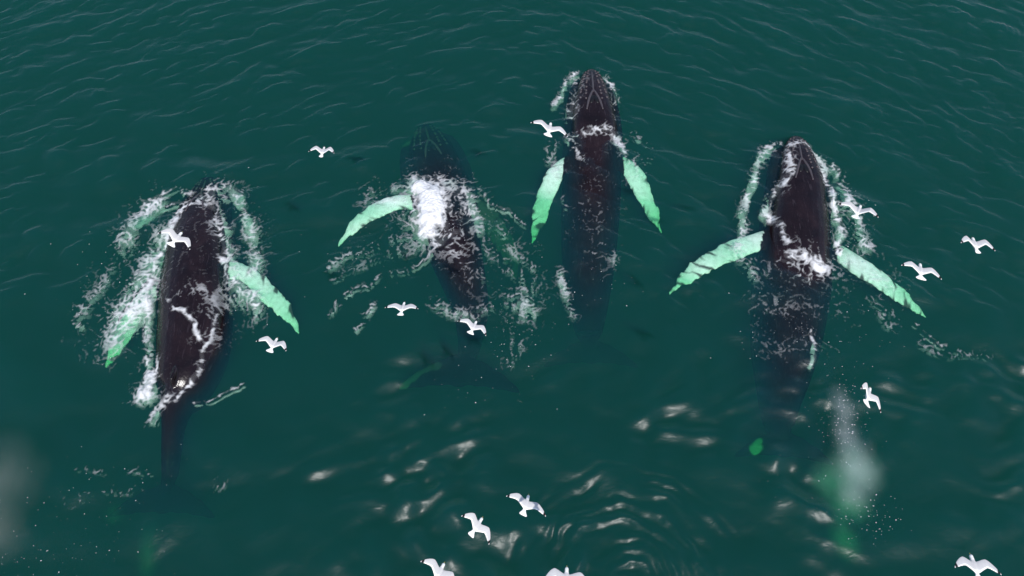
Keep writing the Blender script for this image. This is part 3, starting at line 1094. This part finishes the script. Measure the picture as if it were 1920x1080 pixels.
def gull_base():
    VV, FF = [], []
    nv = 0

    def add(sections):
        nonlocal nv
        V, F = loft(sections)
        VV.append(V)
        FF.extend([tuple(i + nv for i in f) for f in F])
        nv += len(V)
    body = [(-.20, .012, .010), (-.15, .028, .022), (-.09, .042, .036), (-.02, .053, .048), (.05, .054, .050), (.10, .046, .044), (.135, .034, .034), (.16, .033, .034), (.185, .034, .034), (.205, .026, .026), (.218, .012, .012)]
    a = np.linspace(0, 2 * np.pi, 16, endpoint=False)
    add([np.stack([np.cos(a) * w, np.full(16, y), np.sin(a) * h + (.012 if y > .12 else 0)], 1) for y, w, h in body])
    tail = [(-.10, .030, .022), (-.16, .046, .018), (-.22, .068, .014), (-.255, .074, .013), (-.262, .068, .012)]
    add([np.stack([np.cos(a) * w, np.full(16, y) - .012 * (1 - np.abs(np.cos(a))), np.sin(a) * h], 1) for y, w, h in tail])
    b = np.linspace(0, 2 * np.pi, 12, endpoint=False)
    for k in (-1, 1):
        add([np.stack([np.full(12, x), yl - ch * (0.5 - 0.5 * np.cos(b)), np.sin(b) * th / 2 + .018], 1) for x, yl, ch, th in wing_rows(k)])
    me = remesh(np.concatenate(VV), FF, 0.0075, 2)
    co = np.empty(len(me.vertices) * 3, dtype=np.float32)
    me.vertices.foreach_get('co', co)
    return me, co.reshape(-1, 3).astype(float)


GULL, GCO = gull_base()
_w = np.array(wing_rows(1))
_ax = np.abs(GCO[:, 0])
_lead, _ch = np.interp(_ax, _w[:, 0], _w[:, 1]), np.interp(_ax, _w[:, 0], _w[:, 2])
_cf = (_lead - GCO[:, 1]) / _ch
_nrm = np.empty(len(GCO) * 3, dtype=np.float32)
GULL.vertices.foreach_get('normal', _nrm)
_nz = _nrm.reshape(-1, 3)[:, 2]
_up = sm(-0.1, 0.25, _nz)
_inner = np.where(_ax < 0.06, sm(-.10, -.04, GCO[:, 1]) * sm(.125, .105, GCO[:, 1]), 1.0)
GREY = _up * _inner * sm(0.82, 0.74, _cf) * sm(-0.3, 0.02, _cf)
GREY *= np.where(_ax < .02, 1, 1)
BLACK = sm(.425, .435, _ax + 0.05 * np.clip(_cf, 0, 1) * 0) * (1 - sm(.482, .488, _ax))
GREY = GREY * (1 - BLACK)
attr(GULL, 'grey', GREY)
attr(GULL, 'black', BLACK)
GULL.polygons.foreach_set('use_smooth', np.ones(len(GULL.polygons), dtype=bool))
GULL.materials.clear()
GULL.materials.append(M_BIRD)


def bend(co, sweep, lift, droop, fan):
    """pose the flat gull: wings swept back beyond the wrist, raised at the wrist, drooped at the tip, tail spread; (left, right) pairs"""
    co = co.copy()
    for k, sg in ((0, -1), (1, 1)):
        m = co[:, 0] * sg > 0.03
        x = co[m, 0] * sg
        y, z = co[m, 1], co[m, 2]
        # fold the hand about the wrist in plan
        wx, wy = 0.22, 0.06
        t = sm(0.17, 0.27, x)
        a = -0.8 * sweep[k] * t
        dx, dy = x - wx, y - wy
        nx = wx + dx * np.cos(a) - dy * np.sin(a)
        ny = wy + dx * np.sin(a) + dy * np.cos(a)
        # raise the arm, droop the hand
        arm = np.clip(nx - .03, 0, .2)
        hand = np.clip(nx - .23, 0, 1)
        nz = z + arm * lift[k] + hand * (lift[k] - 0.55 * droop[k])
        c = 1 / math.sqrt(1 + lift[k] ** 2 * .6)
        nx = .03 + (nx - .03) * c
        co[m, 0], co[m, 1], co[m, 2] = nx * sg, ny, nz
    tl = (co[:, 1] < -.13) & (np.abs(co[:, 0]) < .12)
    f = 1 + (fan - 1) * sm(-.13, -.24, co[tl, 1])
    co[tl, 0] *= f
    return co


CR = np.array([[1, 0, 0], [0, _sd, _cd], [0, _cd, -_sd]])   # world -> (right, up, away) rows


def to_cam(v):
    return np.array([v[0], v[1] * _sd + v[2] * _cd, v[1] * _cd - v[2] * _sd])


def rot(yaw, roll, pitch):
    return np.array((Matrix.Rotation(yaw, 3, 'Z') @ Matrix.Rotation(pitch, 3, 'X') @ Matrix.Rotation(roll, 3, 'Y')))


def place_gull(i, label, ltip, rtip, head, tail, sweep=(.35, .35), lift=(.25, .25), droop=(.45, .45), fan=1.3):
    co = bend(GCO, sweep, lift, droop, fan)
    L = co[co[:, 0].argmin()]
    Rr = co[co[:, 0].argmax()]
    Hd, Tl = np.array([0, .215, .012]), np.array([0, -.25, 0])
    ltip, rtip, head, tail = (np.array(p, float) * [1, -1] for p in (ltip, rtip, head, tail))
    tgt = np.concatenate([rtip - ltip, head - tail, (ltip + rtip) / 2 - (head + tail) / 2])
    best = None
    for yaw in np.radians(np.arange(-70, 71, 5)):
        for roll in np.radians(np.arange(-50, 51, 5)):
            for pitch in np.radians((-10, 0, 10)):
                m = rot(yaw, roll, pitch)
                P = [to_cam(m @ q)[:2] for q in (L, Rr, Hd, Tl)]
                cur = np.concatenate([P[1] - P[0], P[2] - P[3], (P[0] + P[1]) / 2 - (P[2] + P[3]) / 2])
                wts = np.array([1, 1, 1.0, 1.0, .8, .8])
                s = (cur * tgt * wts).sum() / (cur * cur * wts).sum()
                if s <= 0: continue
                e = ((s * cur - tgt) ** 2 * wts).sum() + (roll * 6) ** 2 + (yaw * 3) ** 2 + (pitch * 8) ** 2
                if best is None or e < best[0]:
                    best = (e, yaw, roll, pitch, s)
    _, yaw, roll, pitch, s = best
    depth = FPX / s
    mid_c = (head + tail) / 2 * [1, -1]
    off = to_cam(rot(yaw, roll, pitch) @ ((Hd + Tl) / 2))
    d = ray(*mid_c)
    loc = CAM + d * depth
    o = empty('seagull', loc)
    o.rotation_euler = Matrix(rot(yaw, roll, pitch)).to_euler()
    tag(o, label, 'gull', 'white gulls gliding low over the whales')
    me = GULL.copy()
    me.name = 'body'
    me.vertices.foreach_set('co', co.astype(np.float32).ravel())
    me.update()
    obj('body', me, o)
    a = np.linspace(0, 2 * np.pi, 8, endpoint=False)
    V, F = loft([np.stack([np.cos(a) * w, np.full(8, y), np.sin(a) * w * .9 + z], 1) for y, w, z in ((.205, .013, .010), (.225, .010, .009), (.243, .006, .006), (.254, .002, .001))])
    obj('beak', mesh_from('beak', V, F, M_BILL), o)
    print('gull', i, 'depth %.1f height %.1f yaw %.0f roll %.0f pitch %.0f' % (depth, loc[2], math.degrees(yaw), math.degrees(roll), math.degrees(pitch)))


GULLS = [
    ('small gull with arched wings above the open water left of the submerged whale', (582, 286), (632, 289), (607, 276), (604, 293), dict(sweep=(.6, .6), lift=(.45, .45), droop=(.9, .9), fan=1.0)),
    ('gull with dark wingtips crossing left of the third whale\'s head', (995, 225), (1066, 253), (1033, 231), (1027, 253), dict(sweep=(.3, .45), fan=1.5)),
    ('gull gliding over the back of the leftmost whale', (306, 437), (363, 466), (338, 434), (325, 460), dict(sweep=(.75, .5), fan=1.6)),
    ('gull in front of the foam beside the rightmost whale', (1574, 371), (1643, 399), (1618, 389), (1600, 404), dict(sweep=(.3, .3), lift=(.3, .45), droop=(.4, .9), fan=1.4)),
    ('highest gull at the right edge, white wings bent like an M over plain water', (1793, 457), (1861, 473), (1829, 447), (1826, 471), dict(sweep=(.5, .75), lift=(.4, .4), droop=(.8, .8), fan=1.0)),
    ('grey winged gull near the tip of the rightmost whale\'s right flipper', (1689, 495), (1764, 524), (1730, 497), (1721, 519), dict(sweep=(.25, .5), lift=(.3, .2), fan=1.7)),
    ('gull with dark wingtips held in a shallow V below the submerged whale\'s left side', (728, 566), (791, 569), (758, 565), (752, 591), dict(sweep=(.12, .12), lift=(.15, .15), droop=(.1, .1), fan=1.4)),
    ('white gull over the tail of the submerged whale', (860, 596), (914, 623), (893, 602), (883, 624), dict(sweep=(.25, .6), lift=(.25, .25), fan=1.5)),
    ('gull just below the right flipper of the leftmost whale', (484, 635), (543, 654), (518, 636), (509, 656), dict(sweep=(.45, .55), lift=(.4, .4), droop=(.7, .7), fan=1.5)),
    ('steeply banking gull above the blow spray on the right', (1612, 718), (1660, 769), (1635, 729), (1620, 753), dict(sweep=(.75, .55), lift=(.3, .3), droop=(.5, .5), fan=2.0)),
    ('gull with long straight wings near the bottom centre, upper of a close pair', (951, 913), (1027, 954), (991, 932), (981, 959), dict(sweep=(.12, .15), lift=(.1, .1), droop=(.1, .1), fan=1.3)),
    ('gull near the bottom centre, lower left of a close pair', (871, 954), (921, 1015), (903, 974), (885, 998), dict(sweep=(.4, .5), lift=(.25, .25), droop=(.4, .4), fan=1.2)),
    ('large gull cut by the bottom edge, one wing raised straight up', (805, 1026), (862, 1082), (834, 1056), (812, 1092), dict(sweep=(.2, .7), lift=(.5, .3), droop=(.4, .8), fan=1.3)),
    ('gull almost wholly below the bottom edge, only head and wingtip showing', (1019, 1072), (1110, 1092), (1063, 1069), (1060, 1104), dict(sweep=(.6, .6), lift=(.3, .3), droop=(.6, .6), fan=1.3)),
    ('big gull at the lower right corner with dark tips on level wings', (1772, 1040), (1871, 1059), (1825, 1045), (1829, 1080), dict(sweep=(.25, .35), lift=(.2, .2), droop=(.35, .45), fan=1.5)),
]
for i, (lb, lt, rt, hd, tl, kw) in enumerate(GULLS):
    place_gull(i, lb, lt, rt, hd, tl, **kw)
